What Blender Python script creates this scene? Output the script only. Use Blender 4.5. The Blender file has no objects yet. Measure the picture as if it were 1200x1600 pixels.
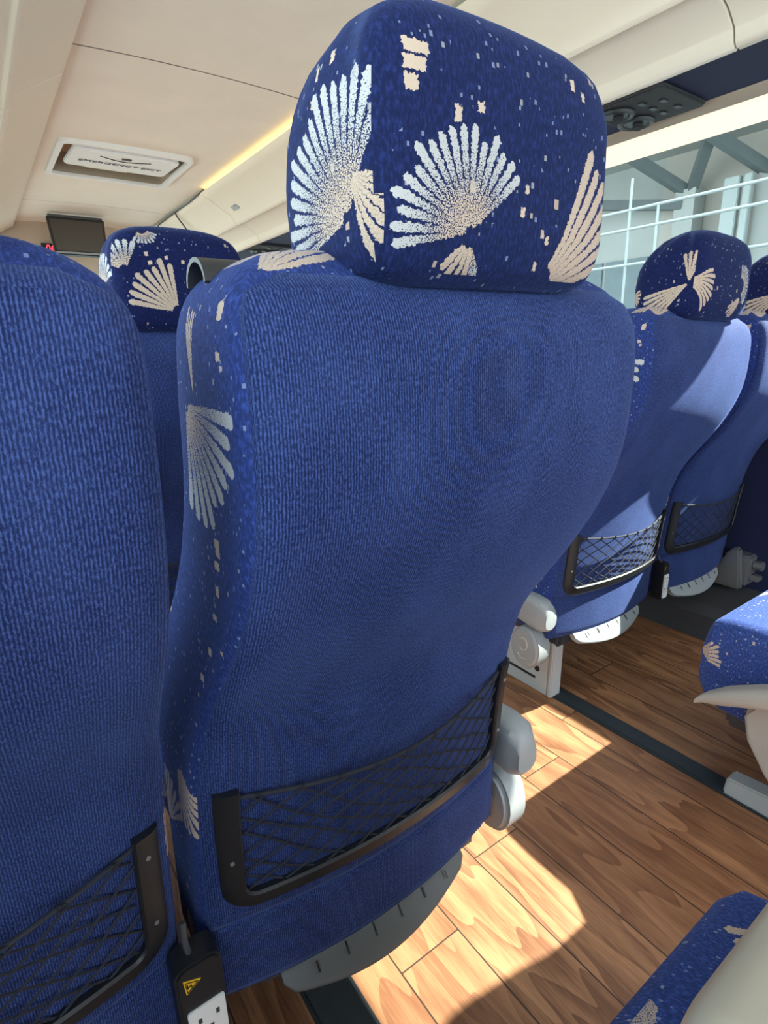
import bpy, bmesh, math, random
from mathutils import Vector, Matrix
PI = math.pi
random.seed(7)
S = bpy.context.scene
COL = S.collection

# ------------------------------------------------------------------ camera
cam = bpy.data.cameras.new('camera')
cam_o = bpy.data.objects.new('camera', cam); COL.objects.link(cam_o)
def rot(a, b, c):
    M0 = Matrix(((1, 0, 0), (0, 0, -1), (0, 1, 0)))
    Y = Matrix(((math.cos(a), -math.sin(a), 0), (math.sin(a), math.cos(a), 0), (0, 0, 1)))
    P = Matrix(((1, 0, 0), (0, math.cos(b), -math.sin(b)), (0, math.sin(b), math.cos(b))))
    R = Matrix(((math.cos(c), -math.sin(c), 0), (math.sin(c), math.cos(c), 0), (0, 0, 1)))
    return R @ M0 @ P @ Y
M = rot(math.radians(35.05), math.radians(16.13), math.radians(-1.552))
m4 = Matrix((( M[0][0], -M[1][0], -M[2][0]), (M[0][1], -M[1][1], -M[2][1]), (M[0][2], -M[1][2], -M[2][2]))).to_4x4()
m4.translation = Vector((0, 0, 1.0))
cam_o.matrix_world = m4
cam.sensor_fit = 'HORIZONTAL'; cam.sensor_width = 36; cam.lens = 36 * 878.25 / 1200
cam.clip_start = 0.02; cam.clip_end = 200
S.camera = cam_o

# ------------------------------------------------------------------ light
S.view_settings.view_transform = 'Standard'; S.view_settings.look = 'None'
S.view_settings.gamma = 1; S.view_settings.use_curve_mapping = False
S.view_settings.exposure = 0.85
w = bpy.data.worlds.new('sky'); S.world = w; w.use_nodes = True
bg = w.node_tree.nodes['Background']; bg.inputs[0].default_value = (0.80, 0.90, 1.0, 1); bg.inputs[1].default_value = 3.0
sun = bpy.data.lights.new('sun', 'SUN'); sun.energy = 14.5; sun.angle = math.radians(0.6); sun.color = (1, 0.95, 0.86)
sun_o = bpy.data.objects.new('sun', sun); COL.objects.link(sun_o)
sd = Vector((1, -0.40, 0.90)).normalized()
sun_o.rotation_euler = sd.to_track_quat('Z', 'Y').to_euler()
sun_o.location = (6, -3, 7)

# ------------------------------------------------------------------ node helpers
class N:
    """tiny expression builder over a material's node tree"""
    def __init__(s, mat): s.t = mat.node_tree; s.n = s.t.nodes; s.l = s.t.links
    def put(s, sock, v):
        if isinstance(v, bpy.types.NodeSocket): s.l.new(v, sock)
        elif v is not None: sock.default_value = v
    def m(s, op, a, b=None, c=None, clamp=False):
        n = s.n.new('ShaderNodeMath'); n.operation = op; n.use_clamp = clamp
        s.put(n.inputs[0], a)
        if b is not None: s.put(n.inputs[1], b)
        if c is not None: s.put(n.inputs[2], c)
        return n.outputs[0]
    def sep(s, v):
        n = s.n.new('ShaderNodeSeparateXYZ'); s.put(n.inputs[0], v); return n.outputs
    def comb(s, x, y, z=0.0):
        n = s.n.new('ShaderNodeCombineXYZ'); s.put(n.inputs[0], x); s.put(n.inputs[1], y); s.put(n.inputs[2], z); return n.outputs[0]
    def coord(s, k='Object'):
        n = s.n.new('ShaderNodeTexCoord'); return n.outputs[k]
    def noise(s, v, scale, detail=2, rough=0.5, out='Fac'):
        n = s.n.new('ShaderNodeTexNoise'); s.put(n.inputs['Vector'], v); n.inputs['Scale'].default_value = scale
        n.inputs['Detail'].default_value = detail; n.inputs['Roughness'].default_value = rough; return n.outputs[out]
    def white(s, v):
        n = s.n.new('ShaderNodeTexWhiteNoise'); s.put(n.inputs['Vector'], v); return n.outputs['Value']
    def mixc(s, f, a, b):
        n = s.n.new('ShaderNodeMix'); n.data_type = 'RGBA'; s.put(n.inputs[0], f)
        s.put(n.inputs[6], a if isinstance(a, bpy.types.NodeSocket) else (*a, 1)); s.put(n.inputs[7], b if isinstance(b, bpy.types.NodeSocket) else (*b, 1)); return n.outputs[2]
    def scale(s, v, x, y, z):
        n = s.n.new('ShaderNodeMapping'); s.put(n.inputs[0], v); n.inputs['Scale'].default_value = (x, y, z); return n.outputs[0]
    def step(s, v, lo, hi):
        n = s.n.new('ShaderNodeMapRange'); n.interpolation_type = 'SMOOTHSTEP'; s.put(n.inputs[0], v)
        n.inputs[1].default_value = lo; n.inputs[2].default_value = hi; return n.outputs[0]
    def bump(s, h, strength, dist):
        n = s.n.new('ShaderNodeBump'); s.put(n.inputs['Height'], h); n.inputs['Strength'].default_value = strength
        n.inputs['Distance'].default_value = dist; return n.outputs[0]

def new_mat(name, color=(.5, .5, .5), rough=.5, metal=0.0, **kw):
    m = bpy.data.materials.new(name); m.use_nodes = True
    b = m.node_tree.nodes['Principled BSDF']
    b.inputs['Base Color'].default_value = (*color, 1); b.inputs['Roughness'].default_value = rough; b.inputs['Metallic'].default_value = metal
    for k, v in kw.items(): b.inputs[k].default_value = v
    return m
def bsdf(m): return m.node_tree.nodes['Principled BSDF']

def plain(name, color, rough=.5, metal=0.0, var=.12, scale=6, bump=0.0, bscale=300, **kw):
    """plastic or paint with a faint mottling and grain"""
    m = new_mat(name, color, rough, metal, **kw); n = N(m); v = n.coord()
    f = n.noise(v, scale, 4, .6)
    c = n.mixc(f, tuple(x * (1 - var) for x in color), tuple(min(1, x * (1 + var)) for x in color))
    n.put(bsdf(m).inputs['Base Color'], c)
    if bump: n.put(bsdf(m).inputs['Normal'], n.bump(n.noise(v, bscale, 2), bump, .0006))
    return m

def velvet(name):
    """ribbed royal blue pile: fine upright ribs broken into flecks"""
    m = new_mat(name, (.03, .05, .25), .85); n = N(m); b = bsdf(m)
    uv = n.sep(n.coord('UV')); o = n.coord()
    x, z = uv[0], uv[1]
    wob = n.m('MULTIPLY', n.noise(n.scale(n.coord('UV'), 60, 25, 1), 4, 2), .0016)
    rib = n.m('SINE', n.m('MULTIPLY', n.m('ADD', x, wob), 2 * PI / .0024))
    fl = n.noise(n.scale(n.coord('UV'), 620, 300, 1), 1.0, 2, .7)
    fl2 = n.noise(n.scale(n.coord('UV'), 14, 9, 1), 1.0, 3)
    h = n.m('ADD', n.m('MULTIPLY', rib, .13), n.m('MULTIPLY', fl, 1.0))
    t = n.step(h, .36, .80)
    worn = n.m('MULTIPLY', n.step(fl2, .35, .75), .14)
    t2 = n.m('ADD', n.m('MULTIPLY', t, .75), worn, clamp=True)
    c = n.mixc(t2, (.0075, .0145, .066), (.070, .114, .32))
    n.put(b.inputs['Base Color'], c)
    b.inputs['Sheen Weight'].default_value = .25; b.inputs['Sheen Roughness'].default_value = .4; b.inputs['Sheen Tint'].default_value = (.30, .45, 1, 1)
    b.inputs['Specular IOR Level'].default_value = .15
    n.put(b.inputs['Normal'], n.bump(h, .55, .0012))
    return m

CREAM = (.58, .45, .34); PALE = (.50, .49, .47)
def fabric(name, fans, blocks=(), speck=.55, base=(.0070, .0125, .055), lattice=False):
    """navy woven pile with scallop fans, small blocks and flecks; UV is in metres.
    a fan is (cx, cy, aim deg, half span deg, r0, r1, stripes, twist, colour, speckled)"""
    m = new_mat(name, base, .85); n = N(m); b = bsdf(m)
    uvv = n.coord('UV')
    nz = n.n.new('ShaderNodeTexNoise'); n.put(nz.inputs['Vector'], uvv); nz.inputs['Scale'].default_value = 420; nz.inputs['Detail'].default_value = 1
    sp = n.sep(nz.outputs['Color']); uv = n.sep(uvv)
    x = n.m('ADD', uv[0], n.m('MULTIPLY', n.m('SUBTRACT', sp[0], .5), .0045))
    y = n.m('ADD', uv[1], n.m('MULTIPLY', n.m('SUBTRACT', sp[1], .5), .0045))
    if lattice:   # repeat the motif over the cloth
        PX, PY = .19, .21
        row = n.m('FLOOR', n.m('DIVIDE', y, PY))
        xs = n.m('ADD', x, n.m('MULTIPLY', row, .085))
        x = n.m('SUBTRACT', xs, n.m('MULTIPLY', n.m('FLOOR', n.m('DIVIDE', xs, PX)), PX))
        y = n.m('SUBTRACT', y, n.m('MULTIPLY', row, PY))
    grain = n.noise(uvv, 900, 1, .5)
    col = n.mixc(n.step(n.noise(n.scale(uvv, 450, 160, 1), 1.0, 2, .6), .4, .8), base, tuple(c * 2.6 for c in base))
    # flecks
    for k, (sc, size, thr) in enumerate(((125, .13, .52), (185, .15, .45), (66, .12, .86))):
        vo = n.n.new('ShaderNodeTexVoronoi'); vo.distance = 'CHEBYCHEV'; n.put(vo.inputs['Vector'], n.scale(uvv, 1.0, .75, 1))
        vo.inputs['Scale'].default_value = sc
        r = n.sep(vo.outputs['Color'])
        d = n.m('LESS_THAN', vo.outputs['Distance'], n.m('MULTIPLY', n.m('ADD', r[1], .25), size * 1.3))
        on = n.m('GREATER_THAN', r[0], thr)
        dens = n.m('GREATER_THAN', n.noise(uvv, 22 + 9 * k, 1), .47)
        f = n.m('MULTIPLY', n.m('MULTIPLY', d, on), n.m('MULTIPLY', dens, speck + .2 * (k == 2)))
        col = n.mixc(f, col, (PALE, (.3, .36, .55), CREAM)[k])
    for (cx, cy, wx, wy) in blocks:
        dx = n.m('LESS_THAN', n.m('ABSOLUTE', n.m('SUBTRACT', x, cx)), wx / 2)
        dy = n.m('LESS_THAN', n.m('ABSOLUTE', n.m('SUBTRACT', y, cy)), wy / 2)
        col = n.mixc(n.m('MULTIPLY', dx, dy), col, CREAM)
    for (cx, cy, aim, half, r0, r1, ns, tw, fc, spk) in fans:
        dx = n.m('SUBTRACT', x, cx); dy = n.m('SUBTRACT', y, cy)
        r = n.m('SQRT', n.m('ADD', n.m('MULTIPLY', dx, dx), n.m('MULTIPLY', dy, dy)))
        a = math.radians(aim); ca, sa = math.cos(a), math.sin(a)
        u = n.m('ADD', n.m('MULTIPLY', dx, ca), n.m('MULTIPLY', dy, sa))
        v = n.m('SUBTRACT', n.m('MULTIPLY', dy, ca), n.m('MULTIPLY', dx, sa))
        th = n.m('ADD', n.m('ARCTAN2', v, u), n.m('MULTIPLY', r, tw))
        s = n.m('DIVIDE', th, math.radians(half))
        ins = n.m('LESS_THAN', n.m('ABSOLUTE', s), 1.0)
        q = n.m('MULTIPLY', n.m('ADD', s, 1.0), ns / 2)
        fr = n.m('ABSOLUTE', n.m('SUBTRACT', n.m('FRACT', q), .5))          # 0 mid stripe, .5 at gap
        rn = n.m('DIVIDE', n.m('SUBTRACT', r, r0), r1 - r0)
        vary = n.m('MULTIPLY', n.white(n.comb(n.m('FLOOR', q), cx * 37.0, 1.0)), .16)
        edge = n.m('LESS_THAN', n.m('ADD', n.m('ADD', rn, vary), n.m('MULTIPLY', n.m('MULTIPLY', fr, fr), .5)), 1.0)
        inn = n.m('GREATER_THAN', rn, 0.0)
        duty = n.m('SUBTRACT', .49, n.m('MULTIPLY', n.m('MAXIMUM', rn, 0.0), .20))
        st = n.m('LESS_THAN', fr, duty)
        f = n.m('MULTIPLY', n.m('MULTIPLY', ins, st), n.m('MULTIPLY', edge, inn))
        if spk:
            thr = n.m('ADD', .36, n.m('MULTIPLY', n.m('ABSOLUTE', n.m('SUBTRACT', rn, .45)), -.3))
            g = n.m('GREATER_THAN', n.m('ADD', grain, n.m('MULTIPLY', rn, .14)), n.m('ADD', thr, .20))
            f = n.m('MULTIPLY', f, g)
            cc = n.mixc(n.step(rn, .15, .6), CREAM, PALE)
        else:
            cc = n.mixc(n.step(grain, .35, .6), tuple(c * .75 for c in fc), fc)
        col = n.mixc(f, col, cc)
    n.put(b.inputs['Base Color'], col)
    b.inputs['Sheen Weight'].default_value = .15; b.inputs['Sheen Roughness'].default_value = .45; b.inputs['Sheen Tint'].default_value = (.3, .45, 1, 1)
    b.inputs['Specular IOR Level'].default_value = .15
    n.put(b.inputs['Normal'], n.bump(n.noise(n.scale(uvv, 420, 420, 1), 1.0, 2, .6), .4, .0012))
    return m

def wood():
    m = new_mat('plank_floor', (.3, .14, .06), .42); n = N(m); b = bsdf(m)
    o = n.sep(n.coord()); W, L = .126, 1.2
    q = n.m('DIVIDE', n.m('SUBTRACT', o[0], .401), W); row = n.m('FLOOR', q); fx = n.m('FRACT', q)
    p = n.m('DIVIDE', n.m('SUBTRACT', n.m('SUBTRACT', o[1], .555), n.m('MULTIPLY', row, .6435)), L)
    seg = n.m('FLOOR', p); fy = n.m('FRACT', p)
    rnd = n.white(n.comb(row, seg, 3.0)); rnd2 = n.white(n.comb(row, seg, 9.0))
    gx = n.m('ADD', n.m('MULTIPLY', o[0], 1.0), n.m('MULTIPLY', rnd, 7.0))
    v = n.comb(gx, n.m('ADD', n.m('MULTIPLY', o[1], .16), n.m('MULTIPLY', rnd2, 5.0)))
    g1 = n.noise(v, 22, 5, .62)
    ring = n.m('FRACT', n.m('MULTIPLY', n.noise(v, 9, 2, .5), 9.0))
    g2 = n.noise(n.scale(n.coord(), 260, 14, 1), 1.0, 2, .6)
    t = n.m('ADD', n.m('ADD', n.m('MULTIPLY', g1, .55), n.m('MULTIPLY', ring, .16)), n.m('MULTIPLY', g2, .28))
    c = n.mixc(n.step(t, .30, .72), (.125, .048, .021), (.47, .225, .105))
    c = n.mixc(n.m('MULTIPLY', rnd, .45), c, (.22, .09, .042))
    gap = n.m('MAXIMUM', n.m('MAXIMUM', n.m('LESS_THAN', fx, .011), n.m('GREATER_THAN', fx, .989)), n.m('LESS_THAN', fy, .0022))
    c = n.mixc(gap, c, (.035, .016, .009))
    n.put(b.inputs['Base Color'], c)
    n.put(b.inputs['Roughness'], n.m('ADD', .34, n.m('MULTIPLY', g1, .2)))
    n.put(b.inputs['Normal'], n.bump(n.m('SUBTRACT', n.m('MULTIPLY', g2, .2), gap), .3, .001))
    return m

def glass_mat():
    m = bpy.data.materials.new('tinted_glass'); m.use_nodes = True; t = m.node_tree; t.nodes.clear()
    o = t.nodes.new('ShaderNodeOutputMaterial'); tr = t.nodes.new('ShaderNodeBsdfTransparent'); gl = t.nodes.new('ShaderNodeBsdfGlossy')
    mx = t.nodes.new('ShaderNodeMixShader'); lw = t.nodes.new('ShaderNodeLayerWeight'); lw.inputs[0].default_value = .5; fr = t.nodes.new('ShaderNodeMath'); fr.operation = 'POWER'; fr.inputs[1].default_value = 5; t.links.new(lw.outputs['Facing'], fr.inputs[0])
    tr.inputs[0].default_value = (.93, .975, .965, 1); gl.inputs[0].default_value = (.8, .9, .9, 1); gl.inputs['Roughness'].default_value = .02
    t.links.new(fr.outputs[0], mx.inputs[0]); t.links.new(tr.outputs[0], mx.inputs[1]); t.links.new(gl.outputs[0], mx.inputs[2]); t.links.new(mx.outputs[0], o.inputs[0])
    return m

MV = velvet('blue_velvet')
MN = plain('dark_navy_lining', (.008, .012, .05), .9)
MBLK = plain('black_plastic', (.014, .015, .017), .38, bump=.3, bscale=700)
MNET = plain('net_cord', (.018, .02, .03), .8)
MGREY = plain('grey_plastic', (.27, .29, .295), .42, var=.06)
MDG = plain('footrest_grey', (.10, .105, .105), .5, bump=.2)
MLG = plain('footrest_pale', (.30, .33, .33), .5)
MLEG = plain('seat_leg_paint', (.42, .44, .43), .45, var=.05)
MARM = plain('armrest_shell', (.43, .40, .35), .5, var=.04)
MBEIGE = plain('beige_shell', (.62, .55, .42), .55, var=.04)
MMETAL = plain('cast_metal', (.25, .25, .25), .4, .6)
MWOOD = wood()
MCEIL = plain('ceiling_lining', (.83, .77, .67), .8, var=.07, scale=5)
MRACK = plain('rack_lining', (.76, .70, .58), .75, var=.04, scale=3)
MCOVE = plain('cove_panel', (.74, .68, .53), .7, var=.03)
MSEAM = plain('seam_shadow_gap', (.12, .10, .08), .9)
MBLUEP = plain('blue_underside_panel', (.003, .007, .042), .8)
MWHITE = plain('white_plastic', (.80, .79, .76), .45, var=.03)
MTAN = plain('tan_plastic', (.36, .29, .21), .6)
MGLASS = glass_mat()
MDARKG = plain('dark_grey_plastic', (.045, .047, .052), .45)
MVENT = plain('vent_housing', (.022, .022, .023), .75)
MRAIL = plain('floor_rail', (.022, .030, .036), .6, var=.3, scale=30)
MCONC = plain('concrete', (.34, .36, .34), .9, var=.15, scale=1.2)
MCONC2 = plain('panel_cladding', (.40, .38, .34), .9, var=.12, scale=.9)
MSTEEL = plain('dark_painted_steel', (.10, .12, .12), .6)
MWHITEP = plain('white_painted_steel', (.34, .39, .38), .5, var=.03)

# ------------------------------------------------------------------ mesh helpers
def link(name, me, parent=None, mats=(), smooth=True):
    o = bpy.data.objects.new(name, me); COL.objects.link(o)
    for m in mats: me.materials.append(m)
    if smooth:
        for p in me.polygons: p.use_smooth = True
    if parent: o.parent = parent
    return o
def sharp(me, deg=38):
    try: me.set_sharp_from_angle(angle=math.radians(deg))
    except Exception: pass
def tag(o, label=None, cat=None, group=None, kind=None):
    if label: o['label'] = label
    if cat: o['category'] = cat
    if group: o['group'] = group
    if kind: o['kind'] = kind
    return o
def empty(name, loc, label, cat, group=None):
    o = bpy.data.objects.new(name, None); COL.objects.link(o); o.location = loc; o.empty_display_size = .1
    return tag(o, label, cat, group)

class MB:
    def __init__(s): s.v = []; s.f = []
    def add(s, vs, fs):
        k = len(s.v); s.v += [tuple(v) for v in vs]; s.f += [tuple(i + k for i in f) for f in fs]; return s
    def box(s, a, b):
        (x0, y0, z0), (x1, y1, z1) = a, b
        return s.add([(x0, y0, z0), (x1, y0, z0), (x1, y1, z0), (x0, y1, z0), (x0, y0, z1), (x1, y0, z1), (x1, y1, z1), (x0, y1, z1)],
                     [(0, 3, 2, 1), (4, 5, 6, 7), (0, 1, 5, 4), (1, 2, 6, 5), (2, 3, 7, 6), (3, 0, 4, 7)])
    def obox(s, c, size, ex, ey):
        """box at c with axes ex, ey"""
        ex = Vector(ex).normalized(); ey = Vector(ey); ey = (ey - ey.dot(ex) * ex).normalized(); ez = ex.cross(ey); c = Vector(c)
        P = [c + ex * (i * size[0] / 2) + ey * (j * size[1] / 2) + ez * (k * size[2] / 2) for k in (-1, 1) for i, j in ((-1, -1), (1, -1), (1, 1), (-1, 1))]
        return s.add(P, [(0, 3, 2, 1), (4, 5, 6, 7), (0, 1, 5, 4), (1, 2, 6, 5), (2, 3, 7, 6), (3, 0, 4, 7)])
    def rings(s, rings, cap=True, closed=False):
        n = len(rings[0]); k = len(s.v)
        for r in rings: s.v += [tuple(p) for p in r]
        m = len(rings)
        for i in range(m if closed else m - 1):
            for j in range(n):
                a = k + i * n + j; b = k + i * n + (j + 1) % n; i2 = (i + 1) % m
                s.f.append((a, b, k + i2 * n + (j + 1) % n, k + i2 * n + j))
        if cap and not closed:
            s.f.append(tuple(k + j for j in range(n))[::-1]); s.f.append(tuple(k + (m - 1) * n + j for j in range(n)))
        return s
    def prism(s, poly, axis, a, b):
        """poly of 2D points extruded along axis"""
        def P(p, t):
            return {0: (t, p[0], p[1]), 1: (p[0], t, p[1]), 2: (p[0], p[1], t)}[axis]
        return s.rings([[P(p, a) for p in poly], [P(p, b) for p in poly]])
    def tube(s, pts, r, n=8, closed=False, flat=None):
        pts = [Vector(p) for p in pts]; R = []; m = len(pts); up = None
        for i, p in enumerate(pts):
            d = (pts[(i + 1) % m] - pts[i - 1]) if closed else (pts[min(i + 1, m - 1)] - pts[max(i - 1, 0)])
            d.normalize()
            if up is None: up = Vector((0, 0, 1)) if abs(d.z) < .9 else Vector((1, 0, 0))
            u = (up - up.dot(d) * d); u.normalize(); w_ = d.cross(u); up = u
            rr = r[i] if isinstance(r, (list, tuple)) else r
            R.append([p + u * (rr * math.cos(2 * PI * j / n)) + w_ * (rr * math.sin(2 * PI * j / n)) for j in range(n)])
        return s.rings(R, cap=True, closed=closed)
    def disc_cyl(s, c, axis, r, h, n=24):
        A = Vector(axis).normalized(); u = A.orthogonal().normalized(); w_ = A.cross(u); c = Vector(c)
        return s.rings([[c + A * t + u * (r * math.cos(2 * PI * j / n)) + w_ * (r * math.sin(2 * PI * j / n)) for j in range(n)] for t in (0, h)])
    def build(s, name, mat, parent=None, smooth=False, bevel=0, seg=2, ang=35, uvm=None):
        me = bpy.data.meshes.new(name); me.from_pydata(s.v, [], s.f)
        bm = bmesh.new(); bm.from_mesh(me)
        bmesh.ops.recalc_face_normals(bm, faces=bm.faces)
        if bevel:
            es = [e for e in bm.edges if len(e.link_faces) == 2 and e.calc_face_angle(0) > math.radians(ang)]
            bmesh.ops.bevel(bm, geom=es, offset=bevel, segments=seg, affect='EDGES', clamp_overlap=True)
        bm.to_mesh(me); bm.free()
        o = link(name, me, parent, [mat] if not isinstance(mat, (list, tuple)) else mat, smooth or bevel > 0)
        if smooth or bevel: sharp(me)
        if uvm: box_uv(me, *uvm)
        return o
def box_uv(me, ox=0.0, oy=0.0, oz=0.0):
    """metre UVs: back faces (x, z), side faces (y, z) shifted by 5, top faces (x, y) shifted by 10"""
    uv = me.uv_layers.new(name='UVMap')
    for p in me.polygons:
        nx, ny, nz = (abs(c) for c in p.normal)
        for li in p.loop_indices:
            c = me.vertices[me.loops[li].vertex_index].co
            if nx > max(ny, nz * .6): uv.data[li].uv = (c.y - oy + 5, c.z - oz)
            elif nz > ny * 1.15: uv.data[li].uv = (c.x - ox + 10, c.y - oy)
            else: uv.data[li].uv = (c.x - ox, c.z - oz)
def rrect(w, h, r, n=6):
    P = []
    for cx, cy, a0 in ((w / 2 - r, h / 2 - r, 0), (-w / 2 + r, h / 2 - r, 90), (-w / 2 + r, -h / 2 + r, 180), (w / 2 - r, -h / 2 + r, 270)):
        for k in range(n + 1):
            a = math.radians(a0 + 90 * k / n); P.append((cx + r * math.cos(a), cy + r * math.sin(a)))
    return P
def lerp(tab, z):
    if z <= tab[0][0]: return tab[0][1]
    for (a, u), (b, v) in zip(tab, tab[1:]):
        if z <= b:
            t = (z - a) / (b - a); return u + (v - u) * t
    return tab[-1][1]
def smoothtab(tab, z, k=.03):
    return sum(lerp(tab, z + d * k) * w_ for d, w_ in ((-1, 1), (-.5, 2), (0, 3), (.5, 2), (1, 1))) / 9

# ------------------------------------------------------------------ the coach: floor, walls, ceiling
Y0, Y1, XL, XR = -1.7, 5.3, -.36, 2.16
tag(MB().box((XL - .05, Y0, -.06), (XR + .05, Y1, 0)).build('floor', MWOOD), kind='structure')
def rail(name, x0, x1, y0, y1):
    b = MB(); b.box((x0, y0, 0), (x1, y1, .004)); b.box((x0 + .006, y0, .004), (x1 - .006, y1, .007))
    return tag(b.build(name, MRAIL), kind='structure')
rail('trim_1', 1.222, 1.278, Y0, 5.0); rail('trim_2', .25, .33, Y0, 5.0)
# ceiling: shallow bowed lining with the hatch opening left out
HX0, HX1, HY0, HY1 = .53, 1.13, 3.27, 3.83
def cz(x): return 1.985 - .014 * ((x - .9) / .47) ** 2
b = MB(); xs = [.42 + (1.45 - .42) * i / 48 for i in range(49)]
xs = sorted(set([round(x, 4) for x in xs] + [HX0, HX1])); ys = [Y0, 2.324, 2.331, HY0, HY1, 4.55, 4.554, Y1]
for i in range(len(xs) - 1):
    for j in range(len(ys) - 1):
        if HX0 - 1e-6 <= xs[i] < HX1 - 1e-6 and HY0 - 1e-6 <= ys[j] < HY1 - 1e-6: continue
        d = 0
        P = [(xs[i], ys[j], cz(xs[i]) + d), (xs[i + 1], ys[j], cz(xs[i + 1]) + d), (xs[i + 1], ys[j + 1], cz(xs[i + 1]) + d), (xs[i], ys[j + 1], cz(xs[i]) + d)]
        b.add(P, [(0, 1, 2, 3)])
ce = b.build('ceiling', [MCEIL, MSEAM])
for p in ce.data.polygons:
    if 2.325 < p.center.y < 2.330 or 4.549 < p.center.y < 4.556: p.material_index = 1
tag(ce, kind='structure')
tag(MB().box((XL - .1, Y0, 2.10), (.45, Y1, 2.14)).box((.45, Y0, 2.10), (XR + .1, Y1, 2.14)).build('trim_3', MCEIL), kind='structure')
# luggage racks, one profile mirrored about the aisle
prof = [(1.40, 1.93), (1.362, 1.93), (1.348, 1.955), (1.343, 1.953), (1.355, 1.928), (1.372, 1.918), (1.515, 1.835), (1.536, 1.79), (1.552, 1.782), (1.560, 1.794), (1.605, 1.782), (1.640, 1.768), (1.682, 1.738), (1.690, 1.712), (1.702, 1.700), (1.722, 1.700), (1.722, 1.712), (2.16, 1.712), (2.16, 2.10), (1.46, 2.10), (1.46, 1.93)]
def rack(name, mir, label):
    P = [((1.79 - x) if mir else x, z) for x, z in prof]
    e = empty(name, ((P[0][0] + P[17][0]) / 2, 1.8, 1.7), label, 'luggage rack')
    off = e.location
    for y0, y1 in ((Y0, -.45), (-.446, .84), (.844, 2.35), (2.354, 3.75), (3.754, 5.2)) if not mir else ((Y0, 1.0), (1.004, 2.45), (2.454, 5.2)):
        MB().prism([(x - off.x, z - off.z) for x, z in P], 1, y0 - off.y, y1 - off.y).build('rack_section', MRACK, e, bevel=.004, seg=1)
    ux = [P[15][0] + (.003 if not mir else -.003), P[17][0]]
    MB().box((min(ux) - off.x, Y0 - off.y, 1.706 - off.z), (max(ux) - off.x - .17 * (not mir) + 0, 5.2 - off.y, 1.712 - off.z)).build('blue_underside', MBLUEP, e)
    return e
rackR = rack('luggage_rack', False, 'cream overhead luggage rack above the right side windows with blue underside')
rackL = rack('luggage_rack', True, 'cream overhead luggage rack edge at the top left of the coach')
# cream pelmet above the right window
b = MB(); b.prism([(1.985, 1.712), (1.985, 1.700), (2.03, 1.684), (2.035, 1.69), (2.035, 1.712)], 1, Y0, Y1)
tag(b.build('trim_4', MTAN, bevel=.002, seg=1), kind='structure')
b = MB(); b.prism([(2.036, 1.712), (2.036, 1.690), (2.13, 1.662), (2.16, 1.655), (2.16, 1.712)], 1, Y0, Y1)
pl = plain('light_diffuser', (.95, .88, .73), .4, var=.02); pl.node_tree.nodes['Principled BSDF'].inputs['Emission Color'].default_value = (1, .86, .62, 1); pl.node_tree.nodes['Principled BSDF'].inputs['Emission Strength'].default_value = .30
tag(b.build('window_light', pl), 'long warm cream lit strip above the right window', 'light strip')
# side walls with window openings
def wall(name, x0, x1, zs):
    b = MB(); b.box((x0, Y0, 0), (x1, Y1, zs)); b.box((x0, Y0, 1.68), (x1, Y1, 2.1))
    for y in (-1.7, -.62, 3.05, 4.5, 5.22): b.box((x0, y, zs), (x1, y + .08, 1.68))
    return tag(b.build(name, MN), kind='structure')
wall('wall_right', 2.16, 2.20, .84); wall('wall_left', -.40, -.36, .84)
def window(name, x0, x1):
    b = MB()
    for y0, y1 in ((-1.62, -.62), (-.54, 3.05), (3.13, 4.5), (4.58, 5.22)): b.box((x0, y0, .84), (x1, y1, 1.68))
    return tag(b.build(name, MGLASS), kind='structure')
window('window_1', 2.176, 2.182); window('window_2', -.382, -.376)
b = MB(); b.prism([(2.10, .80), (2.16, .80), (2.16, .86), (2.12, .85)], 1, Y0, Y1); tag(b.build('trim_6', MDARKG, bevel=.003, seg=1), kind='structure')
b = MB(); b.prism([(1.90, 0), (1.90, .09), (1.93, .12), (2.16, .13), (2.16, 0)], 1, Y0, Y1); tag(b.build('baseboard_right', plain('heater_casing', (.05, .05, .052), .8)), kind='structure')
# front bulkhead and the windscreen below it
tag(MB().box((-.36, 5.24, 1.62), (2.16, 5.30, 2.1)).build('wall_front', plain('bulkhead_lining', (.52, .42, .32), .8)), kind='structure')
tag(MB().box((-.36, 5.225, 1.56), (2.16, 5.30, 1.62)).build('trim_7', MDARKG), kind='structure')
tag(MB().box((-.36, 5.27, .84), (2.16, 5.276, 1.56)).build('window_3', MGLASS), kind='structure')
tag(MB().box((-.36, 5.24, 0), (2.16, 5.30, .84)).build('trim_8', MDARKG), kind='structure')
# warm light strip in the cove of the right rack
lm = bpy.data.materials.new('warm_led'); lm.use_nodes = True; bb = lm.node_tree.nodes['Principled BSDF']
bb.inputs['Emission Color'].default_value = (1, .70, .22, 1); bb.inputs['Emission Strength'].default_value = 5
o = MB().box((1.380, 2.15, 1.931), (1.392, 3.75, 1.943)).build('cove_light', lm)
tag(o, 'warm yellow glowing light strip in the gap between ceiling and right luggage rack', 'light strip')

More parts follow.
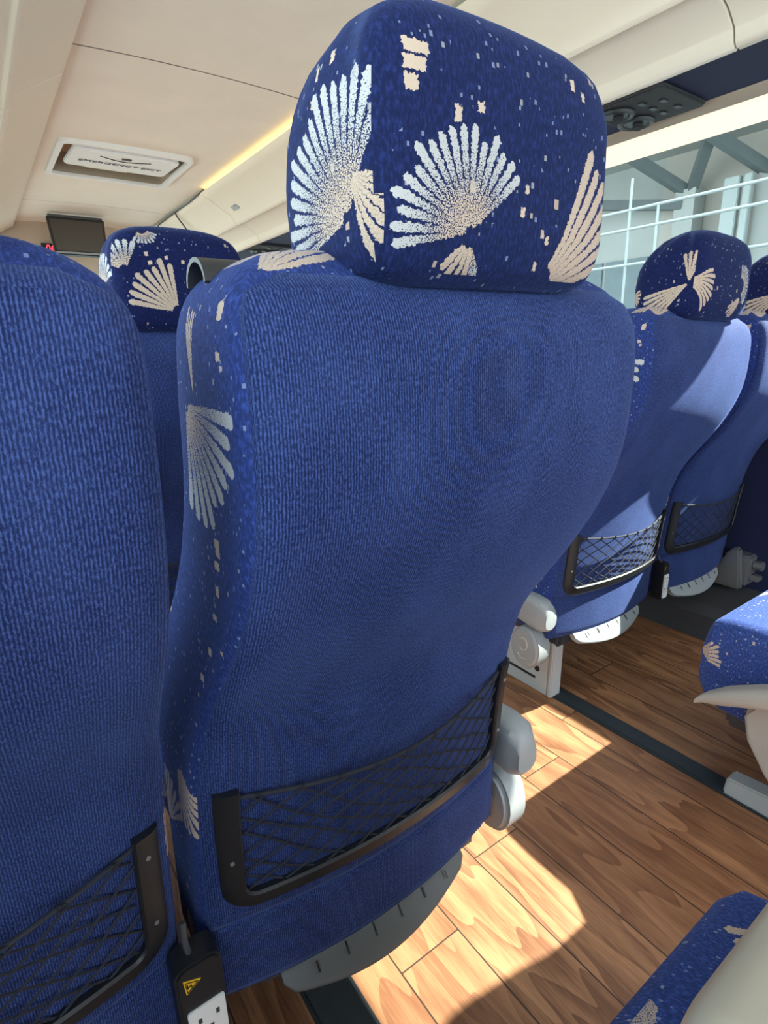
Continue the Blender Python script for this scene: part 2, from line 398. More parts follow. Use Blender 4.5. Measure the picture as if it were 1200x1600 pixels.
# ------------------------------------------------------------------ seats
BE = [(.20, .19), (.35, .186), (.50, .174), (.58, .160), (.65, .138), (.70, .105), (.76, .062), (.82, .028), (.87, .008), (.92, 0), (1.0, 0), (1.03, .006), (1.055, .022), (1.075, .05)]
TH = [(.20, .13), (.50, .15), (.62, .17), (.74, .19), (.88, .18), (.97, .17), (1.03, .145), (1.075, .10)]
HW = [(.20, .246), (.55, .243), (.75, .228), (.90, .225), (1.2, .225)]
SH = [(.20, -.020), (.55, -.014), (.8, 0), (1.2, 0)]
ZT, RX = 1.074, .075
def hw(z):
    a = lerp(HW, z)
    if z > ZT - RX * .95:
        t = min(1, (z - (ZT - RX * .95)) / (RX * .95)); a -= RX * 1.1 * (1 - max(0, 1 - t ** 2.4) ** (1 / 2.4))
    return a
def bulge(z): return lerp([(.2, .034), (.6, .030), (.8, .016), (1.0, .010)], z)
def bk(x, z, lat=0):
    h = .236
    return smoothtab(BE, z) - bulge(z) * (1 - min(1, (x - lerp(SH, z)) ** 2 / h ** 2))
def backrest_mesh():
    b = MB(); R = []
    zs = [.225, .235, .26] + [.30 + .03 * i for i in range(22)] + [.955, .975, .99, 1.005, 1.02, 1.033, 1.044, 1.053, 1.060, 1.066, 1.070, 1.073, 1.0739]
    for z in zs:
        h = hw(z); s = lerp(SH, z); t = smoothtab(TH, z); r = min(.026, h * .4); ring = []
        if z < .25: h -= (.25 - z) * .6
        tk = 0
        if z > 1.04: tk = .022 * (1 - math.sqrt(max(0, 1 - ((z - 1.04) / .034) ** 2)))
        for i in range(21):
            x = -h + r + (2 * h - 2 * r) * i / 20; ring.append((x + s, bk(x + s, z) + tk, z))
        ye = smoothtab(BE, z)
        def arc(cx, cy, a0, a1):
            for k in range(1, 6):
                a = math.radians(a0 + (a1 - a0) * k / 6); ring.append((cx + s + r * math.cos(a), cy + r * math.sin(a), z))
        yr = bk(h - r + s, z) + tk
        arc(h - r, yr + r, -90, 0)
        yf = ye + t - tk
        for k in range(5): ring.append((h + s, yr + r + (yf - yr - 2 * r) * k / 4, z))
        arc(h - r, yf - r, 0, 90)
        for i in range(11):
            x = h - r - (2 * h - 2 * r) * i / 10; ring.append((x + s, yf - .02 * (1 - (x / h) ** 2), z))
        arc(-h + r, yf - r, 90, 180)
        yl = bk(-h + r + s, z) + tk
        for k in range(5): ring.append((-h + s, yf - r - (yf - yl - 2 * r) * k / 4, z))
        arc(-h + r, yl + r, 180, 270)
        R.append(ring)
    return b.rings(R)
def surf_panel(z0, z1, inset, off, nz, nx=26, topr=0.0, depth=.012):
    """closed shell following the rear of the backrest"""
    F = []
    zz = [z0 + (z1 - z0) * i / nz for i in range(nz + 1)]
    b = MB(); outer = []; inner = []
    for z in zz:
        h = hw(z) - inset; s = lerp(SH, z)
        if topr and z > z1 - topr:
            t = (z - (z1 - topr)) / topr; h -= topr * (1 - math.sqrt(max(0, 1 - t * t)))
        for i in range(nx + 1):
            t = -1 + 2 * i / nx; x = h * t + s
            e = min(1, (1 - abs(t)) * h / .010); q = (1 - (1 - e) ** 2) ** .5
            ez = min(1, (z1 - z) / .012, (z - z0) / .012); ez = (1 - (1 - max(0, ez)) ** 2) ** .5
            y = bk(x, z) - off * min(q, ez)
            outer.append((x, y, z)); inner.append((x, y + depth, z))
    b.v = outer + inner; W = nx + 1; K = len(outer)
    for i in range(nz):
        for j in range(nx):
            a = i * W + j
            b.f.append((a, a + 1, a + W + 1, a + W)); b.f.append((K + a, K + a + W, K + a + W + 1, K + a + 1))
    def side(idx):
        for a, c in zip(idx, idx[1:]): b.f.append((a, c, K + c, K + a))
    side([j for j in range(W)]); side([nz * W + j for j in range(W)]); side([i * W for i in range(nz + 1)]); side([i * W + nx for i in range(nz + 1)])
    return b
def headrest_mesh():
    b = MB(); R = []
    W = [(1.045, .104), (1.053, .122), (1.072, .129), (1.14, .130), (1.18, .128), (1.20, .121), (1.215, .110), (1.226, .094), (1.233, .072), (1.236, .05)]
    YR = [(1.045, .004), (1.055, -.012), (1.08, -.020), (1.18, -.020), (1.21, -.014), (1.226, .000), (1.236, .022)]
    YF = [(1.045, .09), (1.055, .115), (1.08, .138), (1.12, .142), (1.16, .134), (1.19, .116), (1.215, .094), (1.228, .078), (1.236, .058)]
    for z in [1.045, 1.048, 1.053, 1.06, 1.07, 1.085, 1.10, 1.115, 1.13, 1.145, 1.16, 1.175, 1.187, 1.198, 1.207, 1.215, 1.222, 1.228, 1.233, 1.236]:
        h = lerp(W, z); y0 = lerp(YR, z); y1 = lerp(YF, z); r = min(.022, (y1 - y0) * .3, h * .4); ring = []
        nn = 14
        for i in range(nn): x = -h + r + 2 * (h - r) * i / nn; ring.append((x, y0 - .006 * (1 - (x / h) ** 2), z))
        for k in range(6): a = math.radians(-90 + 15 * k * 1.2); ring.append((h - r + r * math.cos(a), y0 + r + r * math.sin(a), z))
        for k in range(5): ring.append((h + .003 * math.sin(PI * k / 4), y0 + r + (y1 - y0 - 2 * r - r) * k / 4 + .0001, z))
        for k in range(7): a = math.radians(0 + 15 * k); ring.append((h - 2 * r + 2 * r * math.cos(a), y1 - 2 * r + 2 * r * math.sin(a), z))
        for i in range(nn): x = h - 2 * r - 2 * (h - 2 * r) * i / nn; ring.append((x, y1, z))
        for k in range(7): a = math.radians(90 + 15 * k); ring.append((-h + 2 * r + 2 * r * math.cos(a), y1 - 2 * r + 2 * r * math.sin(a), z))
        for k in range(5): ring.append((-h - .003 * math.sin(PI * k / 4), y1 - 2 * r - (y1 - y0 - 3 * r) * k / 4, z))
        for k in range(5): a = math.radians(180 + 15 * k * 1.2); ring.append((-h + r + r * math.cos(a), y0 + r + r * math.sin(a), z))
        R.append(ring)
    return b.rings(R)
def cushion_mesh():
    b = MB(); R = []
    for y, dz in ((.262, -.03), (.27, -.008), (.29, 0), (.34, .005), (.42, .008), (.54, .008), (.61, .004), (.64, -.006), (.655, -.022), (.664, -.055)):
        ins = 0 if y < .64 else (y - .64) * .9
        top = .422 + dz; bot = .20 + (.0 if y < .6 else (y - .6) * .6); H = top - bot; Wd = .452 - 2 * ins
        R.append([(p[0], y, (top + bot) / 2 + p[1]) for p in rrect(Wd, H, min(.035, H * .4))])
    return b.rings(R)

def pocket(parent, frame_mat, net_mat, loose=0.0, seed=1, dz=0.0):
    s0 = -.012; X0, X1 = -.228 + s0, .226 + s0; ZB, ZT_ = .366 + dz, .550 + dz * 1.4; w = .026
    def P(x, z, off): return Vector((x, bk(x, z) - off, z))
    # centre line of the U
    path = []; r = .028
    xl, xr, zb = X0 + w / 2, X1 - w / 2, ZB + w / 2
    for i in range(8): path.append((xl, ZT_ - (ZT_ - zb - r) * i / 7, (-1, 0)))
    for k in range(1, 8): a = math.radians(180 + 90 * k / 8); path.append((xl + r + r * math.cos(a), zb + r + r * math.sin(a), (math.cos(a), math.sin(a))))
    for i in range(25): path.append((xl + r + (xr - xl - 2 * r) * i / 24, zb, (0, -1)))
    for k in range(1, 8): a = math.radians(270 + 90 * k / 8); path.append((xr - r + r * math.cos(a), zb + r + r * math.sin(a), (math.cos(a), math.sin(a))))
    for i in range(8): path.append((xr, zb + r + (ZT_ - zb - r) * i / 7, (1, 0)))
    b = MB(); R = []
    for x, z, nn in path:
        ring = []
        for u, o in ((-w / 2, .002), (-w / 2, .014), (-w / 2 + .003, .017), (w / 2 - .006, .015), (w / 2, .010), (w / 2, .002)):
            xx, zz = x + nn[0] * u, z + nn[1] * u; ring.append(P(xx, zz, o))
        R.append(ring)
    fr = b.rings(R).build('pocket_frame', frame_mat, parent, smooth=True); sharp(fr.data, 30)
    for x, z in ((xl, ZT_ - .10), (xr, ZT_ - .03), (xr, ZB + .06)): MB().disc_cyl(P(x, z, .0135), (0, -1, 0), .0028, .003, 12).build('screw', MMETAL, fr)
    # diamond net
    rnd = random.Random(seed); b = MB()
    xa, xb, za, zt = X0 + w - .003, X1 - w + .003, ZB + w - .004, ZT_ - .012
    def top(x):
        t = (x - xa) / (xb - xa); return zt - (.012 + loose) * math.sin(PI * t)
    def bz(x, z):
        t = (x - xa) / (xb - xa); q = max(0, min(1, (z - za) / (top(x) - za)))
        return .008 + .016 * math.sin(PI * t) * (.25 + q)
    n = 9; step = (xb - xa) / n
    rise = zt - za
    for sgn in (-1, 1):
        for k in range(-9, n + 10):
            pts = []; x_s = xa + k * step
            for i in range(25):
                t = i / 24; x = x_s + sgn * t * rise * 1.45 + .0035 * math.sin(9 * t + k)
                if xa <= x <= xb:
                    z = za + t * (top(x) - za)
                    z += .003 * math.sin(14 * x + 8 * t + k * .7 + seed)
                    z = min(z, top(x))
                    pts.append(P(x, z, bz(x, z) + .0012 * sgn))
            if len(pts) > 2: b.tube(pts, .0014, 5)
    for i in range(n):    # loops round the cord
        x = xa + (i + .5) * step
        b.tube([P(x - .007, top(x - .007) - .004, bz(x, zt)), P(x, top(x) + .0035, bz(x, zt) + .003), P(x + .007, top(x + .007) - .002, bz(x, zt))], .0017, 5)
    net = b.build('net', net_mat, parent, smooth=True)
    MB().tube([P(xa + (xb - xa) * i / 30, top(xa + (xb - xa) * i / 30), bz(xa + (xb - xa) * i / 30, zt)) for i in range(31)], .0026, 8).build('elastic_cord', net_mat, net, smooth=True)

def footrest(parent, mat, x0=-.18, x1=.135):
    b = MB(); R = []; n = 28
    for i in range(n + 1):
        t = i / n; x = x0 + (x1 - x0) * t
        k = math.sin(PI * min(1, .10 + t * .9)) ** .45 if t > 0 else .5
        wdt = .014 + .037 * math.sin(PI * (.12 + .82 * t)) ; yc = .165 + .012 * (2 * t - 1) ** 2
        if i in (0, n): wdt *= .6
        c = Vector((x, yc, .222)); d = Vector((0, -.62, -.78)); nn = Vector((0, -.78, .62))
        ring = []
        for p in rrect(1, 1, .2, 3):
            ring.append(c + d * (wdt * (p[0] + .5)) + nn * (.016 * p[1]))
        R.append(ring)
    fo = b.rings(R).build('footrest', mat, parent, smooth=True); sharp(fo.data, 50)
    # grip ribs
    for i in range(4, 25, 4):
        t = i / n; x = x0 + (x1 - x0) * t; c = Vector((x, .165, .222)); wdt = .014 + .037 * math.sin(PI * (.12 + .82 * t))
        d = Vector((0, -.62, -.78)); nn = Vector((0, -.78, .62))
        MB().obox(c + d * (wdt * .26) + nn * .0082, (.0022, wdt * .34, .0016), (1, 0, 0), d).build('grip_rib', MBLK, fo)
    st = MB().tube([(0, .185, .215), (0, .24, .26)], .008, 8)
    st.build('footrest_stem', MDG, fo, smooth=True)

def armrest(parent, side, light=False, low=0.0):
    """side -1 left, +1 right; the arm hangs low beside the cushion"""
    xa, xb = (.238, .292) if side > 0 else (-.298, -.238)
    T = [(.150, .345, .050), (.156, .350, .075), (.17, .355, .090), (.20, .358, .094), (.26, .362, .080), (.34, .362, .062), (.42, .352, .056), (.52, .315, .046), (.58, .285, .034), (.615, .264, .022), (.632, .250, .010)]
    R = []
    for y, z, h in T:
        ww = .06 if y > .16 and y < .60 else .044 if y < .6 else .036
        R.append([((xa + xb) / 2 + p[0], y, z + p[1]) for p in rrect(ww, h, min(h * .45, .02))])
    MB().rings(R).build('armrest', MARM if light else MGREY, parent, smooth=True).location = (0, low * .5, -low)
    # pivot housing with its round cap
    pf = []
    for k in range(24):
        a = 2 * PI * k / 24; pf.append((.212 + .050 * math.cos(a) * (1.05 if math.cos(a) > 0 else .95), .232 + .062 * math.sin(a)))
    h = MB().prism(pf, 0, xa, xb).build('pivot_housing', MARM if light else MGREY, parent, bevel=.008, seg=3); h.location = (0, low * .5, -low * .75)
    xf = xa if side < 0 else xb
    inner = xa
    e = MB(); e.tube([(inner - .001, .215 + .014 * math.cos(a), .245 + .018 * math.sin(a)) for a in [math.radians(d) for d in range(40, 330, 20)]], .0022, 5)
    e.tube([(inner - .001, .203, .205), (inner - .001, .222, .200), (inner - .001, .232, .212)], .0018, 5)
    e.build('emblem', MARM, h, smooth=True)

def leg(parent, lx, cover=0, dy=0.0):
    a, c = lx - .022, lx + .022
    b = MB().prism([(.20, 0), (.20, .24), (.24, .30), (.50, .30), (.47, .18), (.40, .06), (.575, .045), (.58, 0)], 0, a, c)
    l = b.build('leg', MLEG, parent, bevel=.004); l.location.y = dy
    MB().box((a - .001, .199 - .012, 0), (c + .001, .199, .25)).build('leg_post', MLEG, l, bevel=.003)
    MB().obox((a - .001, .31, .045), (.002, .13, .007), (1, 0, 0), (0, 1, .02)).build('slot', MBLK, l)
    MB().disc_cyl((a, .24, .075), (-1, 0, 0), .009, .002).build('bolt', MBLK, l)
    if cover:
        x0 = lx - .055
        MB().prism([(.28, .33), (.52, .30), (.555, .24), (.54, .18), (.50, .12), (.46, .075), (.40, .065), (.30, .07), (.25, .18)], 0, x0, lx - .022).build('side_cover', MARM, parent, bevel=.008, seg=3)

def seat(x, y, label, hr_mat, side_mat, arm=0, legx=None, foot=MDG, handle=False, pock=(MBLK, MNET), group=None, lean=0.0, cushion=None, arm_light=False):
    e = empty('coach_seat', (x, y, 0), label, 'seat', group); e.rotation_euler.y = lean
    bo = backrest_mesh().build('backrest', side_mat, e, smooth=True, uvm=(0, 0, 0)); sharp(bo.data, 80)
    pn = surf_panel(.338, 1.052, .006, .006, 56, topr=.02).build('rear_panel', MV, e, smooth=True, uvm=(0, 0, 0)); sharp(pn.data, 80)
    sk = surf_panel(.226, .342, .003, .0035, 10).build('lower_skirt', MV, e, smooth=True, uvm=(0, 0, 0)); sharp(sk.data, 80)
    hr = headrest_mesh().build('headrest', hr_mat, e, smooth=True, uvm=(0, 0, 0)); sharp(hr.data, 80)
    cm = cushion_mesh().build('cushion', MCU, e, smooth=True, uvm=(0, 0, 0))
    MB().box((-.20, .20, .17), (.20, .60, .22)).build('seat_pan', MDARKG, e, bevel=.01)
    pocket(e, pock[0], pock[1], seed=int(x * 10) % 7 + 1, dz=-.018 if x > 1 else 0)
    footrest(e, foot)
    if arm: armrest(e, arm, arm_light, .06 if (arm < 0 and not arm_light) else 0)
    if legx is not None: leg(e, legx, cover=1 if arm_light else 0, dy=.13 if x < .8 else (0 if arm_light else .03))
    return e

# main headrest cloth
F_MAIN = [(-.050, 1.081, 115, 80, .004, .071, 17, 0, PALE, True),
          (-.048, 1.078, -110, 34, .008, .034, 4, 0, CREAM, False),
          (-.050, 1.074, -50, 12, .004, .036, 1, 6, PALE, True),
          (.030, 1.040, 33, 25, .028, .135, 7, -1, CREAM, False),
          (5.014, 1.088, 50, 68, .006, .100, 17, 0, PALE, True),
          (5.010, 1.116, 222, 36, .004, .066, 7, 0, CREAM, False)]
B_MAIN = [(-.096, 1.186, .020, .008), (-.098, 1.176, .018, .008), (-.101, 1.165, .011, .009), (-.062, 1.154, .006, .010), (-.041, 1.161, .006, .006), (.009, 1.115, .004, .006), (.005, 1.099, .005, .006), (.036, 1.081, .004, .006),
          (.028, 1.062, .004, .006), (.062, 1.196, .005, .008), (.075, 1.190, .004, .007), (5.031, 1.192, .005, .007), (5.051, 1.188, .004, .009), (5.055, 1.170, .004, .006)]
MH = fabric('fan_cloth_main_headrest', F_MAIN, B_MAIN)
F_SIDE = [(5.128, .960, 232, 54, .006, .108, 10, 0, PALE, True),
          (5.105, .968, 96, 9, .004, .072, 4, 0, CREAM, False),
          (5.330, .69, 140, 16, .02, .10, 5, 0, CREAM, False), (5.22, .56, 240, 40, .01, .09, 8, 0, CREAM, False),
          (5.30, .42, 120, 26, .01, .10, 6, 0, CREAM, False), (5.26, .32, 250, 30, .01, .10, 6, 0, PALE, True), (5.67, .33, 160, 35, .01, .06, 6, 0, CREAM, False), (5.54, .25, 95, 40, .01, .06, 7, 0, CREAM, False), (5.40, .30, 60, 40, .01, .07, 7, 0, CREAM, False),
          (9.865, .055, 170, 14, .01, .13, 4, 0, CREAM, False), (9.80, .02, 35, 25, .01, .10, 5, 0, CREAM, False),
          (10.02, .48, 60, 45, .01, .10, 9, 0, CREAM, False), (10.18, .55, 150, 40, .01, .09, 8, 0, CREAM, False), (9.9, .33, 120, 45, .01, .10, 9, 0, PALE, True)]
B_SIDE = [(5.035, 1.028, .010, .012), (5.040, .998, .008, .006), (5.036, .990, .006, .004), (5.085, .845, .010, .016), (5.090, .828, .012, .008), (5.095, .803, .008, .010), (5.105, .775, .010, .006), (5.12, .735, .008, .008), (5.14, .70, .010, .007)]
MS = fabric('fan_cloth_seat_sides', F_SIDE, B_SIDE, base=(.017, .031, .125))  # fan cloth with lifted base: light on the sides is put into the colour
MCU = fabric('fan_cloth_cushion', F_SIDE + [(10.02, .62, 110, 40, .01, .10, 8, 0, PALE, True)], base=(.026, .048, .17))  # lighter copy of the side cloth, sunlit brightness painted into its base
F_AH = [(-.018, 1.080, 132, 42, .012, .098, 8, 0, CREAM, False), (-.065, 1.225, -75, 60, .010, .030, 8, 0, PALE, True),
        (-.105, 1.15, 110, 50, .01, .06, 7, 0, PALE, True), (5.04, 1.13, 90, 80, .01, .06, 10, 0, PALE, True)]
MHA = fabric('fan_cloth_ahead_headrest', F_AH, [(-.065, 1.18, .006, .007), (-.03, 1.175, .006, .007), (-.06, 1.165, .007, .007), (.0, 1.17, .006, .006), (.03, 1.15, .006, .006)], speck=.5, base=(.0045, .008, .045))
F_R = [(-.136, 1.120, 0, 44, .010, .078, 8, 4, CREAM, False),
       (.060, 1.12, 20, 80, .018, .050, 14, 0, PALE, True), (.070, 1.10, 225, 22, .01, .07, 5, 0, CREAM, False),
       (4.998, 1.120, 92, 22, .004, .070, 4, 0, CREAM, False), (4.998, 1.118, -30, 20, .004, .118, 6, 0, CREAM, False), (5.135, 1.10, 190, 45, .01, .03, 5, 0, CREAM, False)]
MHR = fabric('fan_cloth_right_headrest', F_R, speck=.5, base=(.0045, .008, .045))

G = None
main = seat(.365, .355, 'nearest full blue coach seat in the middle, seen from behind with net pocket', MH, MS, arm=1, legx=-.075)
left = seat(-.156, .358, 'blue coach seat back cut off by the left edge of the photo', MH, MS, foot=MDG, lean=.020)
ahead = seat(.365, 1.19, 'blue coach seat one row ahead of the nearest seat, its headrest below the screen', MHA, MS, arm=1, legx=-.075)
MLF = plain('sunlit_frame_plastic', (.12, .13, .13), .3)
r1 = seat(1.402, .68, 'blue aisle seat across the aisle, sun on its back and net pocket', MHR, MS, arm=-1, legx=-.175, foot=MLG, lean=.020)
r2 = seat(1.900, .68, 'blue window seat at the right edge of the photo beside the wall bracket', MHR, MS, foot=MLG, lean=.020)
rn = seat(1.43, -.15, 'sunlit blue seat cushion with low grey armrest at the right edge', MHR, MS, arm=-1, legx=-.18, arm_light=True)
cr = seat(.365, -.475, 'blue seat cushion with cream pad in the bottom right corner', MH, MS, legx=-.075)
# cream pad over the near seat cushion
b = MB(); R = []
for y, ins in ((-.25, .03), (-.24, .008), (-.2, 0), (.04, 0), (.085, .006), (.105, .018), (.114, .034)):
    R.append([(.098 + p[0], y + .475, .512 + p[1]) for p in rrect(.36 - 2 * ins, .14 - 2 * ins, .045 - ins * .5)])
for ch in cr.children:
    if ch.name.startswith('cushion'): ch.location.z = .020
b.rings(R).build('armrest_pad', MBEIGE, cr, smooth=True)
cr.children[-1]['label'] = 'smooth cream pad'

# grab strap standing on the shoulder of the main seat
b = MB(); R = []
for i in range(13):
    t = i / 12; x = -.213 + .165 * t; hgt = .019 * (1 - .6 * t); yy = .105 + .01 * t
    prof_ = []
    for k in range(11):
        a = PI * k / 10; prof_.append((yy - .022 * math.cos(a), 1.052 + .012 * t + hgt * math.sin(a)))
    for k in range(10, -1, -1):
        a = PI * k / 10; prof_.append((yy - .0195 * math.cos(a), 1.0505 + .012 * t + (hgt - .002) * math.sin(a)))
    R.append([(x, p[0], p[1]) for p in prof_])
b.rings(R).build('grab_handle', plain('black_rubber', (.035, .036, .036), .45), main, smooth=True)

# wall bracket of the window seat
br = MB(); br.box((.20, .09, .16), (.262, .175, .27)); br.prism([(.10, .15), (.22, .15), (.22, .165), (.14, .30), (.12, .30), (.10, .17)], 0, .17, .20)
bo = br.build('wall_bracket', MMETAL, r2, bevel=.006)
MB().disc_cyl((.235, .088, .235), (0, -1, 0), .018, .03).box((.215, .06, .18), (.25, .09, .20)).build('bracket_knob', MMETAL, bo, bevel=.003)

# socket boxes hanging between the seat pairs
MYEL = plain('yellow_sticker', (.85, .50, .02), .5, var=.03)
def socket(x, y, z, s, label):
    e = empty('power_socket', (x, y, z), label, 'power socket')
    b = MB(); b.prism([(p[0], p[1] - .06 * s) for p in rrect(.052 * s, .20 * s, .014 * s)], 1, 0, .036)
    bx = b.build('housing', MBLK, e, bevel=.003)
    MB().prism([(p[0] + .002 * s, p[1] - .085 * s) for p in rrect(.042 * s, .125 * s, .003)], 1, -.003, .002).build('socket_plate', MWHITE, e, bevel=.0008)
    h = MB()
    for zz in (-.048, -.105):
        h.box((-.009 * s, -.0036, (zz + .004) * s), (-.005 * s, -.0028, (zz + .011) * s)); h.box((.011 * s, -.0036, (zz + .004) * s), (.015 * s, -.0028, (zz + .011) * s)); h.box((-.001 * s, -.0036, (zz - .009) * s), (.007 * s, -.0028, (zz - .006) * s))
    h.build('socket_slots', MDARKG, e)
    c = Vector((-.011 * s, -.0005, .016 * s)); r = .012 * s
    tri = lambda rr, yy: [(c.x + rr * math.cos(math.radians(a)), yy, c.z + rr * math.sin(math.radians(a))) for a in (125, 245, 5)]
    st = MB().rings([tri(r, 0), tri(r, -.001)]).build('warning_sticker', MYEL, e)
    g = MB(); P = tri(r * .72, -.0014)
    for i in range(3):
        a, d = Vector(P[i]), Vector(P[(i + 1) % 3]); g.obox((a + d) / 2, ((d - a).length, .0006, .0009 * s), d - a, (0, 1, 0))
    q = [c + Vector(v) * s for v in ((-.003, -.001, .004), (-.0035, -.001, -.001), (.001, -.001, .001), (.0015, -.001, -.004))]
    for a, d in zip(q, q[1:]): g.obox((a + d) / 2 + Vector((0, -.0004, 0)), ((d - a).length * 1.1, .0006, .0011 * s), d - a, (0, 1, 0))
    g.build('warning_mark', MBLK, st)
    MB().tube([(-.004, .016, .035 * s), (-.006, .022, .05 * s), (-.004, .03, .07 * s)], .004 * s, 8).build('flex_cable', MDARKG, e, smooth=True)
    return e
socket(.084, .500, .318, 1.0, 'black power socket with yellow warning triangle under the nearest seats')
socket(1.650, .828, .315, .62, 'small power socket hanging between the two seats across the aisle')

# ------------------------------------------------------------------ ceiling fittings
def text_mesh(body, size):
    c = bpy.data.curves.new('t', 'FONT'); c.body = body; c.size = size; c.align_x = 'CENTER'; c.align_y = 'CENTER'; c.extrude = .0006
    o = bpy.data.objects.new('t', c); COL.objects.link(o)
    bpy.context.view_layer.update()
    me = bpy.data.meshes.new_from_object(o.evaluated_get(bpy.context.evaluated_depsgraph_get()))
    bpy.data.objects.remove(o); bpy.data.curves.remove(c); return me
hx, hy = (HX0 + HX1) / 2, (HY0 + HY1) / 2
e = empty('roof_hatch', (hx, hy, 1.975), 'white roof hatch with dark lettering on its panel, in the ceiling', 'roof hatch')
b = MB(); W, L = (HX1 - HX0), (HY1 - HY0)
def frame(b, w0, l0, w1, l1, z0, z1):
    o = rrect(w0, l0, .035); i = rrect(w1, l1, .03)
    n = len(o); k = len(b.v)
    b.v += [(p[0], p[1], z0) for p in o] + [(p[0], p[1], z0) for p in i] + [(p[0], p[1], z1) for p in o] + [(p[0], p[1], z1) for p in i]
    for j in range(n):
        q = (j + 1) % n
        b.f += [(k + j, k + q, k + n + q, k + n + j), (k + 2 * n + j, k + 3 * n + j, k + 3 * n + q, k + 2 * n + q), (k + j, k + 2 * n + j, k + 2 * n + q, k + q), (k + n + j, k + n + q, k + 3 * n + q, k + 3 * n + j)]
frame(b, W + .03, L + .03, W - .025, L - .025, -.014, .012)
b.build('frame', MWHITE, e, smooth=True)
b = MB(); frame(b, W - .01, L - .01, W - .03, L - .03, .0, .10); b.box((-W / 2, -L / 2, .10), (W / 2, L / 2, .115)); b.build('recess', MTAN, e)
b = MB(); b.prism(rrect(.50, .34, .03), 2, 0, .02)
pn = b.build('hatch_panel', MWHITE, e, bevel=.004); pn.location = (.0, -.085, -.016); pn.rotation_euler = (math.radians(3), 0, 0)
tm = text_mesh('EMERGENCY EXIT', .050); t = link('lettering', tm, pn, [MDARKG], False); t.location = (0, .03, -.002); t.rotation_euler = (PI, 0, 0)
MB().tube([(-.12 + .24 * k / 12, -.10 + .05 * math.sin(PI * k / 12), -.002) for k in range(13)], .002, 5).build('arc_mark', MDARKG, pn)
MB().box((-.022, -.115, -.006), (.022, -.10, 0)).build('latch', MDARKG, pn)
MB().box((-.13, .10, .02), (.09, .2, .07)).build('hinge_block', MCEIL, e, bevel=.004)

# screen hanging below the ceiling
e = empty('monitor', (.80, 4.85, 1.97), 'dark flat screen hanging from the ceiling at the front', 'screen')
pr = MB().prism([(-.185, .13), (-.172, -.13), (.165, -.13), (.185, .13)], 1, -.015, .02).build('screen_housing', MBLK, e, bevel=.003)
pr.location = (0, 0, -.145); pr.rotation_euler = (math.radians(-14), 0, 0)
MB().prism([(-.170, .112), (-.158, -.105), (.152, -.105), (.170, .112)], 1, -.018, -.0145).build('screen_panel', plain('screen_glass', (.07, .06, .05), .35), pr)
MB().box((-.165, -.019, -.124), (.165, -.015, -.112)).build('lower_bezel', MGREY, pr)
MB().box((-.175, .02, -.02), (.175, .05, .0)).build('hinge_mount', MDARKG, e, bevel=.003)
# red digit display
e = empty('clock_display', (.655, 5.215, 1.797), 'small black clock with red glowing digits left of the screen', 'clock')
MB().box((-.06, 0, -.035), (.06, .025, .035)).build('clock_case', MBLK, e, bevel=.002)
rm = bpy.data.materials.new('red_digits'); rm.use_nodes = True; bb = rm.node_tree.nodes['Principled BSDF']
bb.inputs['Base Color'].default_value = (.3, 0, 0, 1); bb.inputs['Emission Color'].default_value = (1, .03, .05, 1); bb.inputs['Emission Strength'].default_value = 3
t = link('digits', text_mesh('06', .062), e, [rm], False); t.rotation_euler = (PI / 2, 0, 0); t.location = (0, -.001, 0)

# small plate on the rack face, wires at the corner
fx = Vector((-.67, 0, -.74)).normalized()
MB().obox((1.476, 3.60, 1.858), (.004, .085, .05), fx, (0, 1, 0)).obox((1.474, 3.60, 1.856), (.005, .05, .012), fx, (0, 1, 0)).build('switch_plate', MGREY, bevel=.001)
tag(bpy.data.objects['switch_plate'], 'small grey plate on the sloping face of the right luggage rack', 'plate')
P = [(1.352, 3.75, 1.962), (1.34, 3.85, 1.948), (1.343, 4.0, 1.944), (1.34, 4.4, 1.944), (1.345, 4.78, 1.944), (1.35, 4.80, 1.92), (1.36, 4.82, 1.905), (1.39, 4.84, 1.87)]
tag(MB().tube(P, .006, 6).build('cable', MDARKG, smooth=True), 'dark cable running along the ceiling edge near the front', 'cable')
tag(MB().tube([(1.334, 4.30, 1.938), (1.348, 4.31, 1.915), (1.385, 4.34, 1.885), (1.43, 4.38, 1.85), (1.49, 4.44, 1.81)], .005, 6).build('cable', MDARKG, smooth=True), 'loose cable hanging down the face of the right luggage rack', 'cable')

# air nozzle panels under the rack
def vent(y, label, s=1.0):
    e = empty('air_vent', (1.85, y, 1.704), label, 'air vent')
    MB().prism(rrect(.25, .26, .02), 2, -.014, 0).build('vent_panel', MVENT, e, bevel=.004)
    for x_, y_ in ((-.055, .06), (.055, .06)):
        ring = MB().tube([(x_ + .047 * math.cos(a), y_ + .047 * math.sin(a), -.018) for a in [2 * PI * k / 28 for k in range(28)]], .009, 8, closed=True).build('nozzle_ring', MBLK, e, smooth=True)
        MB().disc_cyl((x_, y_, -.022), (0, 0, 1), .036, .006, 28).build('nozzle_disc', MBLK, ring)
        MB().disc_cyl((x_ + .006, y_ - .004, -.036), (.15, .1, 1), .016, .016, 20).build('nozzle_knob', MVENT, ring, bevel=.003)
    for i, (x_, y_) in enumerate(((-.06, -.03), (.0, -.03), (.06, -.03), (-.03, -.08), (.05, -.08))):
        MB().prism([(x_ + p[0], y_ + p[1]) for p in rrect(.030, .018, .008)], 2, -.018, -.013).build('button', MBLK, e, bevel=.001)
    return e
vent(1.17, 'grey panel with two round air nozzles under the rack, nearest one')
vent(3.95, 'far panel with air nozzles under the rack, beyond the nearest seat')

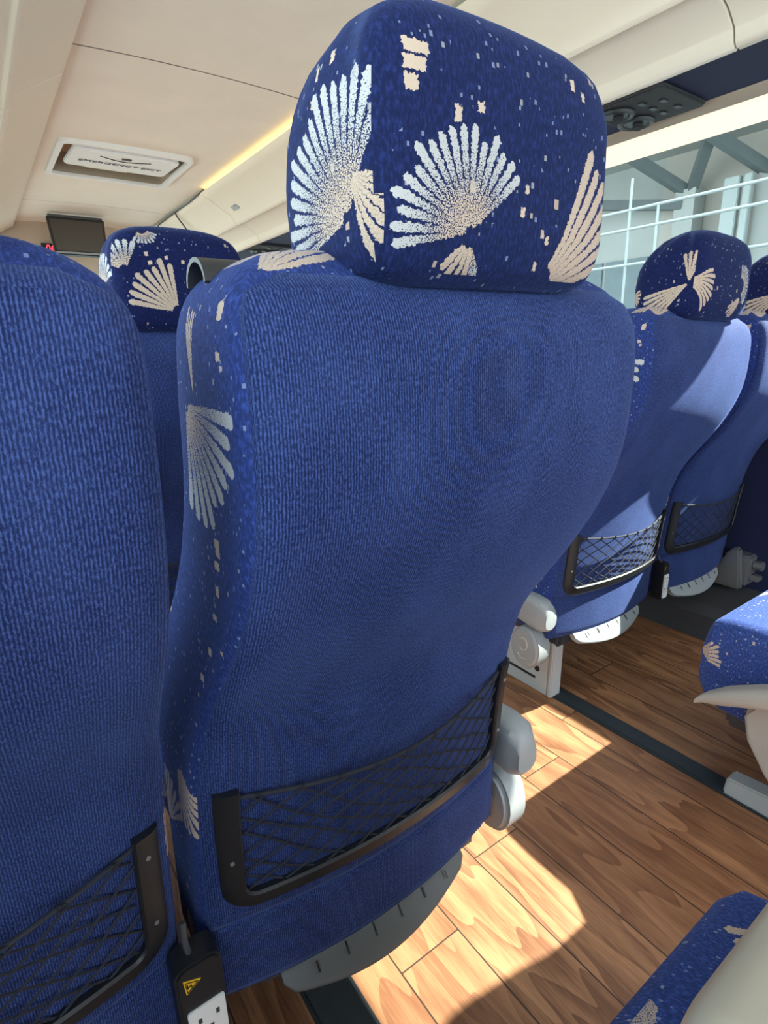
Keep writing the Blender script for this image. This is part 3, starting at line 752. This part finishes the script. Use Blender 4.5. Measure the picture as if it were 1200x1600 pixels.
# ------------------------------------------------------------------ outside
tag(MB().box((-14, -12, -1.3), (26, 30, -1.2)).build('ground', MCONC), kind='structure')
def railing():
    e = empty('railing', (4.0, 2.6, -1.2), 'white tubular railing outside beyond the window', 'railing')
    for z in (1.90, 1.775, 1.54, 1.20, .9): MB().tube([(0, -4, z + 1.2), (0, 6, z + 1.2)], .010, 8).build('bar', MWHITEP, e, smooth=True)
    for y in (-3.4, -2.2, -1.2, -.24, .4, 1.0, 1.55, 2.36, 2.57, 3.2, 4.0): MB().tube([(0, y - 2.6, 0), (0, y - 2.6, 3.1 + (.2 if y in (2.57, 1.0) else 0))], .009, 8).build('post', MWHITEP, e, smooth=True)
    return e
railing()
e = empty('station_building', (9.6, 5, -1.2), 'pale concrete building with canopy seen through the right window', 'building')
b = MB(); b.box((0, -14, 0), (2.5, .6, 5.6)); b.build('wall', MCONC2, e)
b = MB(); b.box((0, .6, 0), (2.5, 10, 5.6)); b.build('far_wall', MCONC, e)
MDW = plain('dark_window', (.16, .20, .21), .9)
for y in (.75, 1.6, 2.5, 3.4, 4.3, 5.2):
    MB().box((-.04, y, 1.62), (.02, y + .78, 3.58)).build('window', MDW, e)
MB().box((-3.6, -14, 5.0), (0, 10, 5.25)).build('canopy', MCONC, e)
for y in (-3.4, -1.1, 0.05): MB().box((-.35, y - .15, 0), (-.05, y + .15, 4.4)).build('column', MCONC, e)
for (a, d) in (((-.2, .05, 4.35), (-1.1, .75, 5.0)), ((-.2, .05, 4.35), (-.9, -.55, 5.0)), ((-.2, -1.1, 4.35), (-1.1, -.4, 5.0)), ((-.2, -1.1, 4.35), (-1.0, -1.8, 5.0)), ((-1.3, 3.4, 4.7), (-.3, .1, 4.2))):
    a, d = Vector(a), Vector(d); MB().obox((a + d) / 2, ((d - a).length, .14, .14), d - a, (0, 0, 1)).build('strut', MSTEEL, e)
for y, wd in ((-.62, .16), (-.86, .08), (-1.38, .09), (-1.5, .04), (-1.9, .1), (-2.6, .16)): MB().box((-.5, y - wd, 0), (-.4, y + wd * .3, 4.38)).build('white_pipe', MWHITEP, e, bevel=.01)
